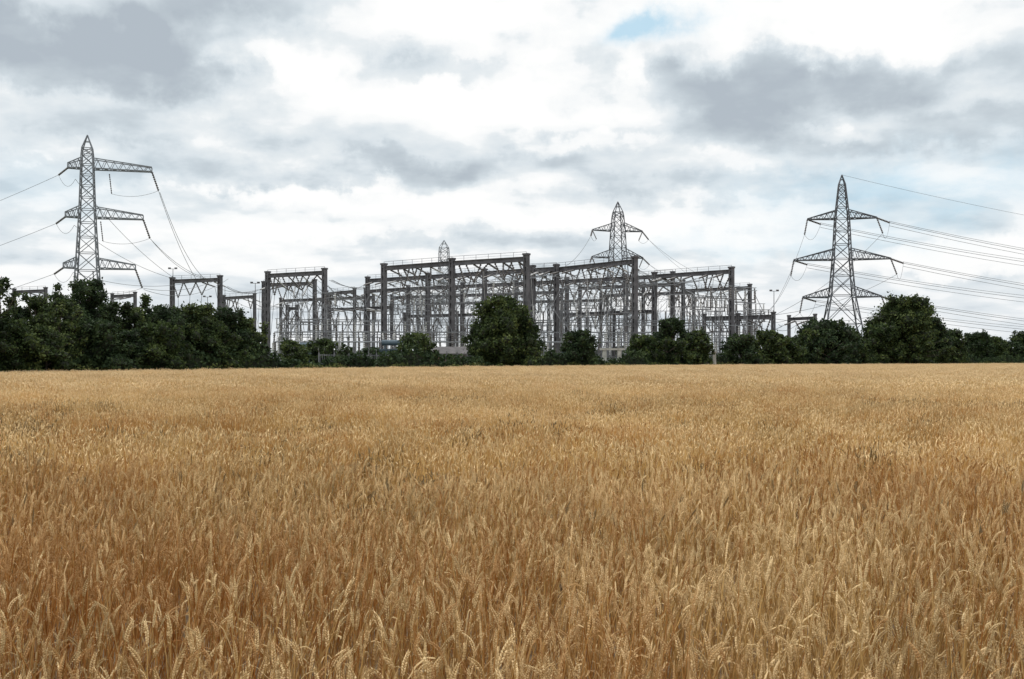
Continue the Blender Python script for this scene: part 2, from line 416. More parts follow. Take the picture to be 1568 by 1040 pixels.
def tree(name, b, d, w_px, top, base_frac=0.12, dens=1.0, mat=None, shape='round', leaf=None):
    TREE_N[0] += 1; rg = np.random.default_rng(100+TREE_N[0]); rr = random.Random(100+TREE_N[0])
    h = sz(top, d); w = w_px/F*d; x0 = sx(b, d)
    root = empty(name, (x0, d, 0)); hw = w/2
    z0 = h*base_frac; ch = h-z0
    K = int(max(16, min(46, 16+w*h*0.22)))
    lobes = []
    envf = lambda t: ((1-t)**0.8*0.95+0.06) if shape == 'cone' else (math.sqrt(max(0, 1-t**2.6)) if shape == 'bush' else (math.sqrt(max(0.04, 1-((t-0.42)/0.60)**2)) if t > 0.42 else 0.86+0.14*(t/0.42)))
    for i in range(K):
        t = (i+0.5)/K
        env = min(1, envf(t))
        a = i*2.399+rr.uniform(-.5, .5); rad = math.sqrt(rr.uniform(0.03, 0.75))*env*hw
        r = (0.22+0.17*rr.random())*min(hw*1.15, ch*0.6)*(0.65+0.35*env)
        rad = min(rad, max(0, hw*env-r*0.5))
        z = z0+t*ch; z = min(z, h-r*0.8); z = max(z, r*0.55)
        lobes.append((math.cos(a)*rad, math.sin(a)*rad*0.85, z, r*rr.uniform(0.9, 1.15), r*rr.uniform(0.75, 0.95)))
    for k in range(12 if shape != 'cone' else 2):
        rt = rr.uniform(.05, .13)*min(w, h); t = rr.uniform(.35, .95); a = rr.uniform(0, 6.283)
        if k == 0: lobes.append((rr.uniform(-.3, .3)*hw, 0, h-rt*.9, rt*.7, rt)); continue
        e = min(1, envf(t))*hw*rr.uniform(.88, 1.12)
        lobes.append((math.cos(a)*e, math.sin(a)*e, min(z0+t*ch*1.04, h-rt*.6), rt, rt*rr.uniform(.8, 1.5)))
    s = leaf or max(0.13, min(0.30, d*0.00135))
    Ps = []; core = MB(); iv, ifc = ico()
    for (lx, ly, lz, r, rz) in lobes:
        n = int(dens*min(2200, 6.0*r*r/(s*s)*1.15))
        u = rg.normal(size=(n, 3)); u /= np.linalg.norm(u, axis=1)[:, None]
        rad = rg.uniform(0.25, 1.0, (n, 1))**0.45*(1+0.22*np.sin(u[:, :1]*5+lx)*np.cos(u[:, 1:2]*4+lz)+0.14*np.sin(u[:, 2:3]*11+ly))
        k = rg.random((n, 1)) < 0.12; rad = np.where(k, rad*rg.uniform(1.05, 1.45, (n, 1)), rad)
        Ps.append(np.array([[lx, ly, lz]])+u*rad*np.array([[r, r, rz]]))
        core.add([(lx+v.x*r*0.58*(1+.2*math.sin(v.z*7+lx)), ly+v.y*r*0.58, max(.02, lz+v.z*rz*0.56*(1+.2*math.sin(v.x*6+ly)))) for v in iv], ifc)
    P = np.concatenate(Ps); P = P[P[:, 2] > 0.05]
    foliage_obj('crown', leaf_quads(P, s, rg), mat or M_lf[TREE_N[0] % 3], root)
    core.obj('dark_filler_core', [M_core], root)  # dark hull added inside the crown to block sky between leaves
    t = MB(); tr = max(0.12, h*0.022)
    zt = z0+ch*0.55
    t.tube([(0, 0, -0.1), (0.05*tr, 0, z0*0.6+0.3), (tr*0.6, tr*0.3, z0+ch*0.3), (0, 0, zt), (0, 0, h*0.85)], [tr*1.35, tr, tr*0.75, tr*0.5, tr*0.1], 8)
    for (lx, ly, lz, r, rz) in lobes[::2]:
        zz = max(z0*0.6+0.2, min(lz*0.6, zt)); t.tube([(0, 0, zz), (lx*0.5, ly*0.5, (zz+lz)*0.5+0.1), (lx, ly, lz)], [tr*0.45, tr*0.28, tr*0.1], 5)
    t.obj('trunk_and_limbs', [M_bark], root)
    return root

L = [(-150, 74, 130, 420, 'round'), (-60, 78, 110, 435, 'round'), (0, 83, 60, 424, 'round'), (32, 92, 70, 470, 'round'), (58, 92, 76, 453, 'round'), (20, 82, 90, 490, 'bush'),
     (122, 94, 88, 429, 'round'), (92, 88, 70, 458, 'round'), (165, 98, 90, 462, 'round'), (150, 90, 120, 490, 'bush'), (200, 100, 70, 470, 'round'), (222, 104, 44, 451, 'cone'),
     (255, 102, 96, 468, 'round'), (300, 104, 86, 467, 'round'), (238, 95, 100, 495, 'bush'), (342, 108, 84, 472, 'round'), (378, 110, 60, 486, 'round'), (320, 103, 110, 498, 'bush'), (397, 109, 30, 515, 'bush'), (70, 84, 110, 500, 'bush'), (365, 107, 70, 515, 'bush'), (190, 94, 90, 505, 'bush')]
for b, d, w, t, s in L:
    tree('hawthorn_tree' if s != 'cone' else 'conifer_tree', b, d, w, t, 0.03 if s == 'bush' else 0.06, 1.0, None, s)
C = [('hedge_bush', 447, 118, 52, 521, 'bush'), ('hedge_bush', 495, 121, 86, 519, 'bush'), ('hedge_bush', 570, 130, 60, 532, 'bush'), ('hedge_bush', 638, 136, 64, 510, 'bush'), ('hedge_bush', 600, 134, 40, 538, 'bush'), ('hedge_bush', 535, 127, 44, 541, 'bush'),
     ('ash_tree', 768, 150, 92, 453, 'round'), ('hedge_bush', 740, 149, 62, 500, 'bush'), ('hedge_bush', 805, 152, 58, 488, 'bush'), ('hedge_bush', 772, 148, 126, 510, 'bush'), ('hedge_bush', 688, 142, 50, 543, 'bush'),
     ('hedge_bush', 886, 164, 62, 506, 'bush'), ('hedge_bush', 842, 160, 46, 541, 'bush'), ('hedge_bush', 985, 180, 66, 513, 'bush'), ('ash_tree', 1028, 184, 56, 487, 'round'), ('hedge_bush', 1065, 186, 56, 506, 'bush'), ('hedge_bush', 1020, 181, 110, 520, 'bush'),
     ('hedge_bush', 1135, 196, 66, 512, 'bush'), ('hedge_bush', 1175, 202, 66, 506, 'bush'), ('hedge_bush', 1205, 206, 56, 516, 'bush'),
     ('ash_tree', 1268, 216, 92, 491, 'round'), ('hedge_bush', 1240, 212, 50, 503, 'bush'), ('hedge_bush', 1300, 219, 60, 506, 'bush'), ('hedge_bush', 1270, 211, 110, 518, 'bush'),
     ('oak_tree', 1380, 232, 96, 455, 'round'), ('hedge_bush', 1345, 228, 66, 496, 'bush'), ('hedge_bush', 1425, 236, 60, 488, 'bush'), ('hedge_bush', 1390, 229, 150, 512, 'bush'), ('hedge_bush', 1455, 244, 50, 505, 'bush'),
     ('ash_tree', 1497, 300, 50, 510, 'round'), ('hedge_bush', 1525, 310, 44, 516, 'bush'), ('ash_tree', 1566, 330, 38, 507, 'round'), ('hedge_bush', 1548, 320, 50, 523, 'bush'), ('oak_tree', 1640, 300, 80, 490, 'round'), ('oak_tree', 1730, 310, 90, 480, 'round')]
for nm, b, d, w, t, s in C:
    tree(nm, b, d, w, t, 0.03 if s == 'bush' else 0.07, 1.0, None, s)

def hedge(name, pts, hfun, s, mat, wid=2.0, per=26, z0=0.0, core=False):
    rg = np.random.default_rng(len(pts)+int(s*100)); P = []; cm = MB()
    for (xa, ya), (xb, yb) in zip(pts[:-1], pts[1:]):
        Ln = math.hypot(xb-xa, yb-ya); n = int(Ln*per)
        t = rg.random(n); h = hfun(xa+(xb-xa)*t, rg)
        z = z0+h*rg.random(n)**0.75
        wv = wid*np.sqrt(np.clip(1-(z/h)**2, 0.05, 1))
        P.append(np.column_stack([xa+(xb-xa)*t+rg.normal(0, 0.3, n), ya+(yb-ya)*t+rg.uniform(-1, 1, n)*wv/2, z]))
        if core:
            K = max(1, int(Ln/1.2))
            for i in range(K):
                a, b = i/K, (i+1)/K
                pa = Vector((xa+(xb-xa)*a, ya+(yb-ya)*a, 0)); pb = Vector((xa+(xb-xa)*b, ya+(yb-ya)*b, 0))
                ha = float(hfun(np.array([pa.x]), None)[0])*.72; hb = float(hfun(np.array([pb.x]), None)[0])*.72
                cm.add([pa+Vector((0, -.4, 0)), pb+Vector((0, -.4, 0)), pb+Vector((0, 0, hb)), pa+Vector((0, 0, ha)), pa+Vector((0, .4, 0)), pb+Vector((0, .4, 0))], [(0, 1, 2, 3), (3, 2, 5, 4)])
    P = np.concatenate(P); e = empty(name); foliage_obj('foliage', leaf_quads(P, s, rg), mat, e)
    if core: cm.obj('dark_filler_core', [M_core], e)  # dark sheet added inside the hedge, closing gaps between leaves
    return e
def hh(x, rg):
    h = np.clip(2.3+0.7*np.sin(x*0.35)+0.5*np.sin(x*0.93+1)+0.4*np.sin(x*2.3), 1.2, 4.2)
    return h+(rg.normal(0, .15, len(x)) if rg is not None else 0)
hp = [(x, float(edge_y(x))+2.0) for x in np.concatenate([np.linspace(-60, 0, 20), np.linspace(5, 270, 40)])]
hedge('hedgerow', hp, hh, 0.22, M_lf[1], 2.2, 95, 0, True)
def h2(x, rg): return np.clip(7+2.4*np.sin(x*0.021)+2.0*np.sin(x*0.057+1)+1.5*np.sin(x*0.16)+0.8*np.sin(x*.5), 2, 14)
hedge('distant_treeline', [(-700, 520), (-200, 640), (200, 700), (500, 640), (900, 620)], h2, 1.1, M_far, 14, 22)
def h3(x, rg): return np.clip(4+2.5*np.sin(x*0.07)+1.5*np.sin(x*0.19), 1.5, 9)
hedge('field_hedge_mass', [(-160, 300), (40, 330), (230, 350), (420, 400)], h3, 0.7, M_lf[0], 6, 26)
def h4(x, rg): return np.clip(0.55+0.25*np.sin(x*0.8)+0.2*np.sin(x*2.1), .2, 1.1)
M_verge = leaf_mat('verge_grass', (0.05, 0.07, 0.02), (0.10, 0.12, 0.035), (0.20, 0.19, 0.07))
hedge('grass_verge', [(x, y-1.7) for x, y in hp], lambda x, rg: h4(x, rg)+.45, 0.12, M_verge, 1.2, 60)

# ------------------------------------------------------------------ pylons
def pylon(name, loc, yaw, H, prof, arms, steel, tip=0.25, legw=0.26, brw=0.12):
    root = empty(name, loc); root.rotation_euler = (0, 0, yaw)
    mb = MB(); zs = [p[0] for p in prof]; ws = [p[1] for p in prof]
    hwf = lambda z: float(np.interp(z, zs, ws))
    ztop = zs[-1]
    lev = [0.0]
    while lev[-1] < ztop-0.8:
        lev.append(min(ztop, lev[-1]+max(1.7, hwf(lev[-1])*1.75)))
    C4 = [(-1, -1), (1, -1), (1, 1), (-1, 1)]
    for a, b in zip(lev[:-1], lev[1:]):
        wa, wb = hwf(a), hwf(b); lw = legw*(1 if a < H*0.5 else 0.8)
        for i in range(4):
            c = C4[i]; e = C4[(i+1) % 4]
            A = (c[0]*wa, c[1]*wa, a); B = (c[0]*wb, c[1]*wb, b); A2 = (e[0]*wa, e[1]*wa, a); B2 = (e[0]*wb, e[1]*wb, b)
            mb.beam(A, B, lw); mb.beam(A, B2, brw); mb.beam(A2, B, brw)
            if a > 0: mb.beam(A, A2, brw)
            if wa > 2.6:
                mid = [(A[k]+B[k]+A2[k]+B2[k])/4 for k in range(3)]
                mb.beam([(A[k]+B[k])/2 for k in range(3)], mid, brw*0.8); mb.beam([(A2[k]+B2[k])/2 for k in range(3)], mid, brw*0.8)
    wt = hwf(ztop)
    for c in C4:
        mb.beam((c[0]*wt, c[1]*wt, ztop), (0, 0, H), legw*0.7)
        e = C4[(C4.index(c)+1) % 4]; zm = (ztop+H)/2
        mb.beam((c[0]*wt*.5, c[1]*wt*.5, zm), (e[0]*wt*.5, e[1]*wt*.5, zm), brw)
        mb.beam((c[0]*wt, c[1]*wt, ztop), (e[0]*wt, e[1]*wt, ztop), brw)
    for c in C4: mb.box((c[0]*ws[0], c[1]*ws[0], 0.2), (1.1, 1.1, 0.6), 0, 1)
    tips = []
    for (zb, zt, Ll, Lr, td) in arms:
        for sg, Ln in ((-1, Ll), (1, Lr)):
            if not Ln: continue
            wb, wt2 = hwf(zb), hwf(zt); ze = zb
            lo = [Vector((sg*wb, -wb, zb)), Vector((sg*wb, wb, zb))]; hi = [Vector((sg*wt2, -wt2, zt)), Vector((sg*wt2, wt2, zt))]
            tl = [Vector((sg*Ln, -tip, ze)), Vector((sg*Ln, tip, ze))]; th = [Vector((sg*Ln, -tip, ze+td)), Vector((sg*Ln, tip, ze+td))]
            nseg = max(3, int(Ln/1.7))
            for k in range(2):
                mb.beam(lo[k], tl[k], brw*1.7); mb.beam(hi[k], th[k], brw*1.5)
                for i in range(nseg):
                    a = lo[k].lerp(tl[k], i/nseg); b = hi[k].lerp(th[k], (i+0.5)/nseg); c = lo[k].lerp(tl[k], (i+1)/nseg)
                    mb.beam(a, b, brw*0.8); mb.beam(b, c, brw*0.8)
            for i in range(nseg):
                mb.beam(lo[0].lerp(tl[0], i/nseg), lo[1].lerp(tl[1], (i+1)/nseg), brw*0.8)
                mb.beam(lo[1].lerp(tl[1], i/nseg), lo[0].lerp(tl[0], (i+1)/nseg), brw*0.8)
            mb.beam(tl[0], th[0], brw); mb.beam(tl[1], th[1], brw); mb.beam(tl[0], tl[1], brw*1.5)
            tips.append((sg, Vector((sg*Ln, 0, ze))))
    mb.obj('lattice_frame', [steel, M_conc], root)
    Mx = Matrix.Translation(loc) @ Matrix.Rotation(yaw, 4, 'Z')
    return root, [(s, Mx @ t) for s, t in tips], Mx @ Vector((0, 0, H)), Mx
def fittings(root, Mx, items):
    inv = Mx.inverted(); mb = MB()
    for it in items:
        k = it[0]; p = inv @ Vector(it[1]); q = inv @ Vector(it[2])
        if k == 'ins': mb.insulator(p, q, it[3] if len(it) > 3 else 0.2, 9, 0)
        else: mb.wire(p, q, it[3], 0.045, 8, 1)
    mb.obj('insulators_and_jumpers', [M_ins, M_wire], root)

lines = MB()
def span(p, q, sag, r=0.055, seg=26): lines.wire(p, q, sag, r, seg)

D = 216
P1 = (sx(134, D), D, 0)
r1, t1, top1, X1 = pylon('electricity_pylon', P1, math.radians(16), sz(207, D), [(0, 3.7), (12, 2.75), (23, 2.05), (34.5, 1.5), (46, 1.15), (47.6, 1.0)],
                         [(43.2, 45.4, 3.9, 13.2, 0.95), (32.6, 34.9, 4.4, 11.4, 0.95), (21.6, 23.8, 4.8, 9.8, 0.95)], M_pylon, 0.6, 0.28, 0.13)
items = []
gant = [(sx(300, 243), 243, 21.5), (sx(320, 243), 243, 21.5), (sx(336, 243), 243, 21.5)]
for i, (sg, t) in enumerate(t1):
    if sg < 0:
        far = Vector((sx(-420, 330), 330, t.z-11)); dirv = (far-t).normalized()
        e = t+dirv*3.6+Vector((0, 0, -1.0)); items.append(('ins', t, e, .24)); span(e, far, 5)
        g = Vector((sx(275+i*6, 250), 250, 21.4)); d2 = (g-t).normalized(); e2 = t+d2*2.5+Vector((0, 0, -.8))
        items.append(('wire', e, e2, 2.0))
        span(e2, g, 2)
    else:
        g = Vector(gant[i//2])
        e = t+Vector((1.1, 1.0, -4.0)); items.append(('ins', t, e, .24)); span(e, g, 1.5); span(e+Vector((.2, .3, -.3)), g+Vector((2.2, 0, 0)), 2.6)
        e0 = t+Vector((-9.5, 1.5, -4.6)); items.append(('wire', e0, e, 0.9)); items.append(('ins', t+Vector((-9.8, 1, -.2)), e0, .14))
fittings(r1, X1, items)

D = 263
P2 = (sx(1289, D), D, 0)
r2, t2, top2, X2 = pylon('electricity_pylon', P2, math.radians(-10), sz(268, D), [(0, 6.4), (8, 4.9), (18.3, 3.0), (28.2, 2.2), (39, 1.7), (41.5, 1.45), (48, 0.8)],
                         [(39, 41.2, 8.8, 8.8, 0.2), (28.2, 31.0, 12.3, 12.3, 0.2), (18.3, 20.9, 10, 10, 0.2)], M_pylon_d, 0.2, 0.32, 0.15)
items = []
for i, (sg, t) in enumerate(t2):
    far = Vector((sx(2200, 430)+sg*9, 430, t.z-2)); dv = (far-t).normalized()
    e = t+dv*4.8+Vector((0, 0, -0.9)); items.append(('ins', t, e, 0.28)); span(e, far, 8, .07); span(e+Vector((0, 0.2, -.8)), far+Vector((0, 0, -2.5)), 8, .06)
    span(e+Vector((0, 0.2, .4)), far+Vector((0, 0, 3.5)), 8.5, .06)
    g = Vector((sx(1184-(10 if sg < 0 else 0)-12*(i//2), 232), 232, 12)); d2 = (g-t).normalized()
    e2 = t+Vector((-1.2 if sg < 0 else 1.0, -1.5, -4.2)); items.append(('ins', t, e2, 0.24))
    span(e2, g, 2)
    items.append(('wire', e, e2, 2.6))
fittings(r2, X2, items); span(top2, (sx(2200, 430), 430, 47), 7, 0.045)

D = 305
P3 = (sx(946, D), D, 0)
r3, t3, top3, X3 = pylon('electricity_pylon', P3, math.radians(14), sz(309, D), [(0, 5.5), (12, 3.8), (26, 2.6), (34, 2.1), (42, 1.7), (46, 1.4), (47, 1.2)],
                         [(41.2, 43.6, 8.2, 8.0, 0.2), (33.0, 35.6, 8.4, 8.2, 0.2), (25, 27.4, 8, 8, 0.2)], M_pylon_d, 0.2, 0.28, 0.13)
items = []
for i, (sg, t) in enumerate(t3):
    if sg < 0: g = Vector((sx(818-10*(i//2), 213), 213, 21.2))
    else: g = Vector((sx(1148-2*(i//2), 266), 266, 21.0))
    dv = (g-t).normalized(); e = t+dv*3.4+Vector((0, 0, -1.4)); items.append(('ins', t, e, 0.26)); span(e, g, 3 if sg > 0 else 4, .065)
    if sg > 0: span(e, Vector((sx(1180, 236), 236, 12)), 3, .06)
    e2 = t+Vector((1.2*-sg, -0.5, -2.8)); items.append(('ins', t, e2, 0.2)); items.append(('wire', e, e2, 1.0))
fittings(r3, X3, items)
D = 420
r4, t4, top4, X4 = pylon('electricity_pylon', (sx(680, D), D, 0), math.radians(80), sz(368, D), [(0, 5.5), (15, 3.6), (30, 2.3), (46, 1.9), (49, 1.7)],
                         [(42, 44, 8, 8, 0.2), (34, 36, 10, 10, 0.2), (26, 28, 8.5, 8.5, 0.2)], M_pylon, 0.2, 0.26, 0.13)
fittings(r4, X4, [('ins', t, t+Vector((0, 0, -4))) for s, t in t4])

# ------------------------------------------------------------------ substation
sub = empty('electrical_substation')
GH = 22.0
steel = MB(); light = MB()
def column(x, y, h, w=0.95, yaw=0.0):
    for sg in (-1, 1):
        ox, oy = math.cos(yaw)*sg*w*0.34, math.sin(yaw)*sg*w*0.34
        steel.box((x+ox, y+oy, h/2), (w*0.32, w*0.9, h), yaw)
    n = int(h/1.6)
    for i in range(n+1):
        z = 0.4+i*(h-0.8)/n; steel.box((x, y, z), (w*0.42, w*0.7, 0.75), yaw)
    steel.box((x, y, h+0.06), (w*1.25, w*1.1, 0.35), yaw)
    steel.box((x, y, 0.25), (w*1.9, w*1.9, 0.5), yaw, 1)
def girder(a, b, z, dep=0.95, rail=True):
    a = Vector((a[0], a[1], z)); b = Vector((b[0], b[1], z))
    steel.beam(a, b, 0.35, dep*0.9)
    for dz in (-dep/2, dep/2): steel.beam(a+Vector((0, 0, dz)), b+Vector((0, 0, dz)), 0.7, 0.13)
    L = (b-a).length; n = max(2, int(L/1.6))
    for i in range(n+1):
        p = a.lerp(b, i/n); steel.beam(p+Vector((0, 0, -dep*0.42)), p+Vector((0, 0, dep*0.42)), 0.6, 0.1)
    if rail:
        n = max(2, int(L/2.6)); o = Vector((0, 0, dep/2))
        for i in range(n+1):
            p = a.lerp(b, i/n)+o; steel.beam(p, p+Vector((0, 0, 1.0)), 0.07)
        steel.beam(a+o+Vector((0, 0, 1.0)), b+o+Vector((0, 0, 1.0)), 0.06); steel.beam(a+o+Vector((0, 0, .5)), b+o+Vector((0, 0, .5)), 0.035)
frames = []
def portal(nodes, z2=None, cw=0.95, rail=True, h=GH, dep=0.8):
    pts = []
    for b, top in nodes:
        d = F*(h-EYE)/(551-top); pts.append((sx(b, d), d))
    yaw = math.atan2(pts[-1][1]-pts[0][1], pts[-1][0]-pts[0][0])
    for p in pts: column(p[0], p[1], h, cw, yaw)
    for a, b in zip(pts[:-1], pts[1:]):
        girder(a, b, h-dep/2-0.45, dep, rail)
        if z2: girder(a, b, z2, dep*0.8, False)
        frames.append((Vector((a[0], a[1], h-1.3)), Vector((b[0], b[1], h-1.3))))
portal([(264, 426), (337, 423)]); portal([(410, 417), (497, 412)])
portal([(588, 405), (692, 397), (806, 390)], cw=1.0); portal([(812, 410), (852, 407), (972, 394)])
portal([(1002, 418), (1120, 410)], cw=1.0)
portal([(22, 443), (70, 441)], cw=.8); portal([(172, 450), (207, 448)], cw=.8); portal([(343, 453), (390, 450)], cw=.8)
portal([(404, 432), (482, 429)], cw=.85); portal([(500, 446), (543, 442)], cw=.8)
portal([(563, 425), (655, 419), (742, 413)], cw=.9); portal([(742, 413), (816, 408), (852, 406)], cw=.9)
portal([(560, 442), (625, 438), (708, 434)], cw=.85); portal([(708, 434), (790, 430), (868, 426)], cw=.85)
portal([(868, 426), (958, 421), (1030, 417)], cw=.85); portal([(888, 437), (985, 433), (1046, 430)], cw=.8)
portal([(1046, 441), (1148, 436)], cw=.9); portal([(600, 452), (690, 449), (780, 446), (860, 443)], cw=.8, rail=False)
portal([(430, 457), (505, 454), (572, 451)], cw=.75, rail=False); portal([(920, 449), (1000, 446), (1062, 444)], cw=.75, rail=False)
portal([(640, 462), (740, 460), (840, 458), (930, 456)], cw=.75, rail=False)
portal([(1078, 482), (1130, 481), (1184, 479)], h=12.0, cw=.8, dep=.8)
portal([(1208, 484), (1248, 482)], h=12.0, cw=.6, dep=.6, rail=False)
portal([(440, 468), (455, 468)], h=15, cw=.7, dep=.6); portal([(505, 470), (600, 466)], h=15, cw=.6, dep=.6, rail=False)
portal([(850, 478), (940, 474), (1000, 472)], h=14, cw=.6, dep=.6, rail=False); portal([(620, 480), (700, 478), (770, 476)], h=13, cw=.6, dep=.6, rail=False)

R = random.Random(11)
def find_anchor(p, side, fi):
    best = None
    for fj, (c, d) in enumerate(frames):
        if fj == fi: continue
        for t in (.12, .3, .5, .7, .88):
            q = c.lerp(d, t); v = q-p; al = v.x*side.x+v.y*side.y; lat = abs(v.x*side.y-v.y*side.x)
            if 9 < al < 48 and lat < 5+al*.12 and abs(v.z) < 9:
                sc = al+lat*2
                if best is None or sc < best[0]: best = (sc, q)
    return best[1] if best else None
for fi, (a, b) in enumerate(frames[:]):
    L = (b-a).length; n = max(2, int(L/3.4)); perp = Vector((-(b-a).y, (b-a).x, 0)).normalized(); dr = (b-a).normalized()
    for i in range(n):
        p = a.lerp(b, (i+0.5)/n); kind = R.random()
        for sgn in (1, -1):
            side = perp*sgn; anc = find_anchor(p, side, fi)
            if anc is not None and R.random() < 0.85:
                dv = (anc-p).normalized(); e = p+dv*3.6+Vector((0, 0, -0.9)); e1 = anc-dv*3.6+Vector((0, 0, -.9))
                light.insulator(p, e, 0.22, 9, 0 if R.random() < .75 else 1)
                light.wire(e, e1, R.uniform(1.0, 2.2), 0.055, 8, 2)
            elif R.random() < 0.5:
                e = p+dr*R.uniform(-2.6, 2.6)+side*.8+Vector((0, 0, -R.uniform(2.4, 3.6)))
                light.insulator(p, e, 0.22, 9, 0)
            else: continue
            q = Vector((e.x+R.uniform(-2.2, 2.2), e.y+R.uniform(-2, 2), R.uniform(6, 10)))
            light.wire(e, q, R.uniform(-.5, .5), 0.06, 6, R.choice((2, 2, 2, 1)))
        if kind < 0.5:
            dx = dr*R.uniform(1.2, 2.0); m = p+Vector((0, 0, -R.uniform(3, 4.2)))
            light.insulator(p-dx, m, 0.2, 8, 0); light.insulator(p+dx, m, 0.2, 8, 0)
            light.wire(m, (m.x+R.uniform(-1, 1), m.y, 7.5), 0, 0.06, 3, 2)
def post(x, y, hs, hi, r=0.2, white=False):
    light.box((x, y, hs/2), (0.3, 0.3, hs), 0, 3); light.box((x, y, hs), (0.7, 0.5, 0.12), 0, 3); light.box((x, y, 0.15), (.9, .9, .3), 0, 4)
    light.insulator((x, y, hs), (x, y, hs+hi), r, 9, 1 if white else 0, 7)
def corridor(b0, b1, d0, d1, hs, hi, step=4.0):
    x0, x1 = sx(b0, d0), sx(b1, d1); n = max(2, int(abs(x1-x0)/step))
    for i in range(n+1):
        t = i/n; x = x0+(x1-x0)*t; y = d0+(d1-d0)*t; k = R.random()
        if k < 0.85: post(x, y, hs, hi, 0.22, R.random() < .45)
        if k < .25: light.wire((x, y, hs+hi), (x+R.uniform(-2, 2), y+3, hs+hi+R.uniform(3, 7)), 0, .05, 3, 2)
    light.tube([(x0, d0, hs+hi+.1), (x1, d1, hs+hi+.1)], 0.11, 6, 2)
for k, (d, hs, hi) in enumerate([(184, 2.6, 2.4), (192, 3.5, 3.6), (200, 2.8, 2.6), (207, 5.5, 3.6), (214, 3.2, 3.4), (222, 6.5, 3.8), (232, 4.0, 3.6), (243, 8.0, 3.6), (256, 5, 4)]):
    corridor(418+k*2, 1172-k*4 if k > 1 else 1090, d+4, d+10, hs, hi, 4.0+0.35*(k % 3))
for i in range(60):
    d = R.uniform(200, 262); b = R.uniform(425, 1165); x = sx(b, d); h = R.uniform(8, 15); w = R.choice((.25, .35, .5))
    light.beam((x-w, d, 0), (x-w*.6, d, h), .15, None, 3); light.beam((x+w, d, 0), (x+w*.6, d, h), .15, None, 3)
    k = int(h/1.2)
    for j in range(k):
        z = j*h/k; s = 1 if j % 2 else -1; light.beam((x-w*s*(1-.4*z/h), d, z), (x+w*s*(1-.4*(z+h/k)/h), d, z+h/k), .08, None, 3)
    light.beam((x-2.2, d, h), (x+2.2, d, h), .2, None, 3)
    for ox in (-2, 0, 2): light.insulator((x+ox, d, h), (x+ox, d, h+2.4), .2, 7, R.choice((0, 0, 1)))
    light.tube([(x-2.4, d, h+2.5), (x+2.4, d, h+2.5)], .07, 5, 2)
for i in range(70):
    d = R.uniform(195, 255); b = R.uniform(425, 1160); x = sx(b, d); z = R.uniform(6, 10.5); s = R.choice((-1, 1)); L = R.uniform(2.0, 3.4)
    post(x, d, z-2.6, 2.6, .19, R.random() < .35); light.tube([(x, d, z), (x+s*L*.6, d, z+L)], .09, 5, 3)
    light.tube([(x+s*L*.6, d, z+L), (x+s*L*.1, d, z+2*L)], .07, 5, 3)
steel.obj('gantries', [M_steel, M_conc], sub)
light.obj('switchgear_and_busbars', [M_ins, M_insl, M_wire, M_steel_l, M_conc], sub)

def transformer(b, d, s=1.0):
    root = empty('power_transformer', (sx(b, d), d, 0)); m = MB()
    m.box((0, 0, .3), (9*s, 5*s, .6), 0, 1); m.box((0, 0, 2.6*s), (7*s, 3.2*s, 3.9*s), 0, 0); m.box((0, 0, 4.62*s), (7.3*s, 3.5*s, .2), 0, 0)
    for i in range(9): m.box((-3.2*s+i*.8*s, -2.0*s, 2.4*s), (.16, .9*s, 3.0*s), 0, 0); m.box((-3.2*s+i*.8*s, 2.0*s, 2.4*s), (.16, .9*s, 3.0*s), 0, 0)
    m.tube([(-2.8*s, 0, 6.2*s), (2.0*s, 0, 6.2*s)], .65*s, 12, 0)
    for x in (-2, 1.2): m.box((x*s, 0, 5.2*s), (.2, .6, 1.0*s), 0, 0)
    for x in (-2.4, 0, 2.4): m.insulator((x*s, 1.0*s, 4.7*s), (x*s*1.15, 1.3*s, 8.4*s), .28*s, 10, 2, 8)
    m.obj('tank_and_bushings', [M_blue, M_conc, M_insl], root)
transformer(603, 188, .8); transformer(476, 196, .75); transformer(880, 196, .75)

def building(b, d, w, dp, h, brick=True, nm='brick_control_building'):
    root = empty(nm, (sx(b, d), d, 0)); m = MB()
    m.box((0, 0, h/2), (w, dp, h), 0, 0); m.box((0, 0, h+.12), (w+.7, dp+.7, .24), 0, 1)
    v = [(-w/2-.2, -dp/2-.2, h+.25), (w/2+.2, -dp/2-.2, h+.25), (w/2+.2, dp/2+.2, h+.25), (-w/2-.2, dp/2+.2, h+.25), (-w/2-.2, 0, h+1.5), (w/2+.2, 0, h+1.5)]
    m.add(v, [(0, 1, 5, 4), (2, 3, 4, 5), (1, 2, 5), (3, 0, 4)], 1)
    n = int(w/2.6)
    for i in range(n):
        x = -w/2+(i+.5)*w/n; m.box((x, -dp/2-.02, h*.55), (1.1, .06, 1.2), 0, 2); m.box((x, -dp/2-.03, h*.55-.66), (1.3, .12, .1), 0, 3)
    m.box((w/2-1.0, -dp/2-.03, 1.05), (.95, .08, 2.1), 0, 3)
    m.obj('walls_roof_windows', [M_brick if brick else M_conc, M_roof, M_glass, M_conc], root)
building(690, 178, 8, 6, 2.6)

root = empty('concrete_portal_frame', (sx(937, 172), 172, 0)); m = MB()
for x in (-1.3, 1.3): m.box((x, 0, 1.7), (.8, .8, 3.4), 0, 0, .75)
m.box((0, 0, 3.58), (4.2, .8, .35)); m.obj('pillars', [M_conc], root)
root = empty('concrete_post', (sx(1094, 188), 188, 0)); m = MB(); m.box((0, 0, 1.6), (.6, .6, 3.2), 0, 0, .8); m.box((0, 0, 3.27), (.8, .8, .14)); m.obj('shaft', [M_conc], root)

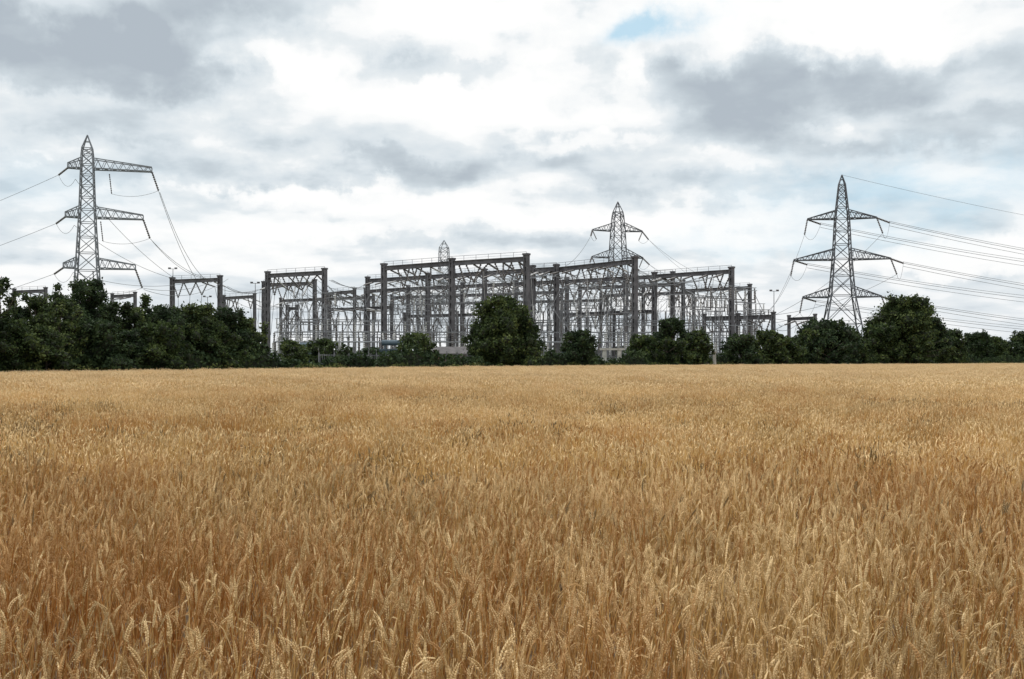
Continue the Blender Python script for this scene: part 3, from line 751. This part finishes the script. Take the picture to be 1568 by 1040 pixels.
root = empty('security_fence'); m = MB()
fp = [(-26.5+4, 116), (0, 160), (39.4, 198), (88, 236)]
for (xa, ya), (xb, yb) in zip(fp[:-1], fp[1:]):
    L = math.hypot(xb-xa, yb-ya); n = int(L/2.8)
    for i in range(n+1):
        t = i/n; x = xa+(xb-xa)*t; y = ya+(yb-ya)*t
        m.box((x, y, 1.3), (.12, .12, 2.6)); m.beam((x, y, 2.6), (x, y-.4, 3.0), .08)
    for z in (.4, 1.3, 2.3): m.beam((xa, ya, z), (xb, yb, z), .06)
    n = int(L/.35)
    for i in range(n): t = i/n; x = xa+(xb-xa)*t; y = ya+(yb-ya)*t; m.beam((x, y-.05, .1), (x, y-.05, 2.4), .04)
m.obj('posts_rails_pales', [M_steel_l], root)

for b, d, top in ((391, 236, 434), (265, 250, 412), (1185, 240, 446), (318, 262, 455), (705, 228, 440)):
    h = sz(top, d); root = empty('floodlight_mast', (sx(b, d), d, 0)); m = MB()
    m.tube([(0, 0, 0), (0, 0, h)], [.16, .07], 8, 0); m.beam((-.9, 0, h), (.9, 0, h), .1, None, 0)
    for x in (-.8, .8): m.box((x, -.2, h+.15), (.6, .35, .4), 0, 0)
    m.obj('mast_and_lamps', [M_steel], root)
lines.obj('overhead_power_lines', [M_wire])

# ------------------------------------------------------------------ sky
w = bpy.data.worlds.new('World'); scene.world = w; w.use_nodes = True
nt = w.node_tree; nt.nodes.clear()
out = N(nt, 'ShaderNodeOutputWorld'); bg = N(nt, 'ShaderNodeBackground'); bg.inputs[1].default_value = 0.1
SUN_EL = math.radians(52); SUN_AZ = math.radians(-50)
sky = N(nt, 'ShaderNodeTexSky', sky_type='NISHITA'); sky.sun_disc = False
sky.sun_elevation = SUN_EL; sky.sun_rotation = SUN_AZ
tc = N(nt, 'ShaderNodeTexCoord'); sp = N(nt, 'ShaderNodeSeparateXYZ'); nt.links.new(tc.outputs['Generated'], sp.inputs[0])
X, Y, Z = sp.outputs
Zc = math_n(nt, 'MAXIMUM', Z, 0.0)
zz = math_n(nt, 'ADD', Zc, 0.22)
qx = math_n(nt, 'DIVIDE', X, zz); qy = math_n(nt, 'DIVIDE', Y, zz)
cv = N(nt, 'ShaderNodeCombineXYZ'); nt.links.new(qx, cv.inputs[0]); nt.links.new(qy, cv.inputs[1]); cv.inputs[2].default_value = 3.7
q = cv.outputs[0]
def off(vec, o):
    n = N(nt, 'ShaderNodeVectorMath', operation='ADD'); nt.links.new(vec, n.inputs[0]); n.inputs[1].default_value = o; return n.outputs[0]
n1 = noise(nt, q, 2.0, 6, 0.50)
n1b = noise(nt, off(q, (0.02, -0.10, 0.0)), 2.0, 6, 0.50)
n2 = noise(nt, off(q, (9, 4, 2)), 5.0, 5, 0.55)
az = math_n(nt, 'ARCTAN2', X, Y); el = math_n(nt, 'ARCSINE', Z)
wa = math_n(nt, 'MULTIPLY', math_n(nt, 'SUBTRACT', noise(nt, tc.outputs['Generated'], 10, 6, 0.6), 0.5), 0.20)
we = math_n(nt, 'MULTIPLY', math_n(nt, 'SUBTRACT', noise(nt, off(tc.outputs['Generated'], (5, 1, 2)), 14, 6, 0.6), 0.5), 0.10)
azw = math_n(nt, 'ADD', az, wa); elw = math_n(nt, 'ADD', el, we)
def blob(px, py, rx, ry, amp, pw=1.0):
    a0 = math.atan((px-784)/F); e0 = (551-py)/F*math.cos(a0)
    a = math_n(nt, 'MULTIPLY', math_n(nt, 'SUBTRACT', azw, a0), F/rx)
    b = math_n(nt, 'MULTIPLY', math_n(nt, 'SUBTRACT', elw, e0), F/ry)
    d = math_n(nt, 'ADD', math_n(nt, 'MULTIPLY', a, a), math_n(nt, 'MULTIPLY', b, b))
    if pw != 1.0: d = math_n(nt, 'POWER', d, pw)
    return math_n(nt, 'MULTIPLY', math_n(nt, 'EXPONENT', math_n(nt, 'MULTIPLY', d, -1.0)), amp)
blobs = [(110, 92, 270, 58, .62, 2.2), (330, 12, 250, 34, .36, 1.6), (440, 105, 140, 26, -.50, 1.5), (650, 45, 200, 45, -.38, 1.3), (640, 128, 130, 24, .26, 1.6),
         (230, 200, 250, 24, .24, 1.6), (1200, 140, 260, 42, .48, 2.0), (1440, 200, 250, 34, .36, 1.7), (1060, 208, 200, 22, .26, 1.6), (1130, 45, 320, 40, -.32, 1.3), (1450, 50, 200, 40, -.3, 1.2),
         (680, 168, 90, 18, -.36, 1.4), (890, 220, 120, 18, -.42, 1.5), (810, 80, 60, 50, -.12, 1), (560, 264, 240, 22, .28, 1.7), (1150, 284, 240, 22, .24, 1.7), (300, 330, 260, 40, -.2, 1.2),
         (1500, 395, 110, 30, -.55, 1.8), (1430, 428, 110, 11, .16, 1), (800, 325, 240, 30, -.22, 1), (200, 395, 240, 34, -.2, 1), (955, 130, 44, 34, -.42, 1.6), (430, 292, 130, 13, -.28, 1.4), (650, 370, 200, 16, .16, 1.5), (120, 262, 220, 15, .2, 1.5),
         (1260, 205, 60, 14, -.32, 1.4), (500, 350, 60, 24, -.28, 1.5), (1050, 340, 200, 14, -.2, 1.4), (880, 140, 70, 30, .18, 1.5)]
tot = None
for bb in blobs:
    v = blob(*bb); tot = v if tot is None else math_n(nt, 'ADD', tot, v)
base = math_n(nt, 'ADD', math_n(nt, 'MULTIPLY', math_n(nt, 'SUBTRACT', n1, 0.5), 1.0), math_n(nt, 'MULTIPLY', math_n(nt, 'SUBTRACT', n2, 0.5), 0.35))
relief = math_n(nt, 'MULTIPLY', math_n(nt, 'SUBTRACT', n1, n1b), 2.2)
dens = math_n(nt, 'ADD', math_n(nt, 'ADD', base, relief), math_n(nt, 'ADD', tot, 0.32))
ccol = ramp(nt, dens, [(0.0, (1.02, 1.02, 1.01)), (0.22, (0.93, 0.95, 0.96)), (0.31, (0.82, 0.865, 0.89)), (0.50, (0.71, 0.775, 0.82)), (0.61, (0.62, 0.69, 0.74)), (0.85, (0.50, 0.565, 0.62)), (1.0, (0.45, 0.51, 0.57))])
hz = rng_map(nt, Z, 0.0, 0.13, 0.45, 0.0)
ccol = mixc(nt, hz, ccol, (0.82, 0.85, 0.88))
zb = rng_map(nt, Z, 0.38, 0.95, 10.0, 25.0)
vm = N(nt, 'ShaderNodeVectorMath', operation='SCALE'); nt.links.new(ccol, vm.inputs[0]); nt.links.new(zb, vm.inputs['Scale'])
gap = math_n(nt, 'ADD', blob(982, 54, 80, 27, 1.0, 1.5), math_n(nt, 'ADD', blob(1400, 295, 230, 50, .6, 1.3), blob(60, 300, 200, 60, .2)))
gap = math_n(nt, 'ADD', gap, blob(1200, 372, 200, 20, .35))
gap = math_n(nt, 'MULTIPLY', gap, rng_map(nt, n2, 0.35, 0.6, 0.55, 1.1))
gap = math_n(nt, 'MINIMUM', math_n(nt, 'MAXIMUM', gap, 0.0), 0.9)
blue = mixc(nt, 0.85, sky.outputs[0], (5.2, 7.7, 9.2))
col = mixc(nt, gap, vm.outputs[0], blue)
nt.links.new(col, bg.inputs[0]); nt.links.new(bg.outputs[0], out.inputs[0])

# ------------------------------------------------------------------ sun
sl = bpy.data.lights.new('sun', 'SUN'); sl.energy = 1.5; sl.angle = math.radians(10); sl.color = (1.0, 0.95, 0.88)
so = bpy.data.objects.new('sun', sl); scene.collection.objects.link(so)
sd = Vector((math.sin(SUN_AZ)*math.cos(SUN_EL), math.cos(SUN_AZ)*math.cos(SUN_EL), math.sin(SUN_EL)))
so.rotation_euler = sd.to_track_quat('Z', 'Y').to_euler()

# ------------------------------------------------------------------ camera
cam = bpy.data.cameras.new('camera'); co = bpy.data.objects.new('camera', cam); scene.collection.objects.link(co)
co.location = (0, 0, EYE); co.rotation_euler = (math.radians(90), 0, 0)
cam.sensor_width = 36; cam.lens = 35.0; cam.shift_y = 31/1568; cam.clip_start = 0.05; cam.clip_end = 9000
scene.camera = co
scene.view_settings.view_transform = 'Standard'; scene.view_settings.look = 'None'; scene.view_settings.exposure = 0
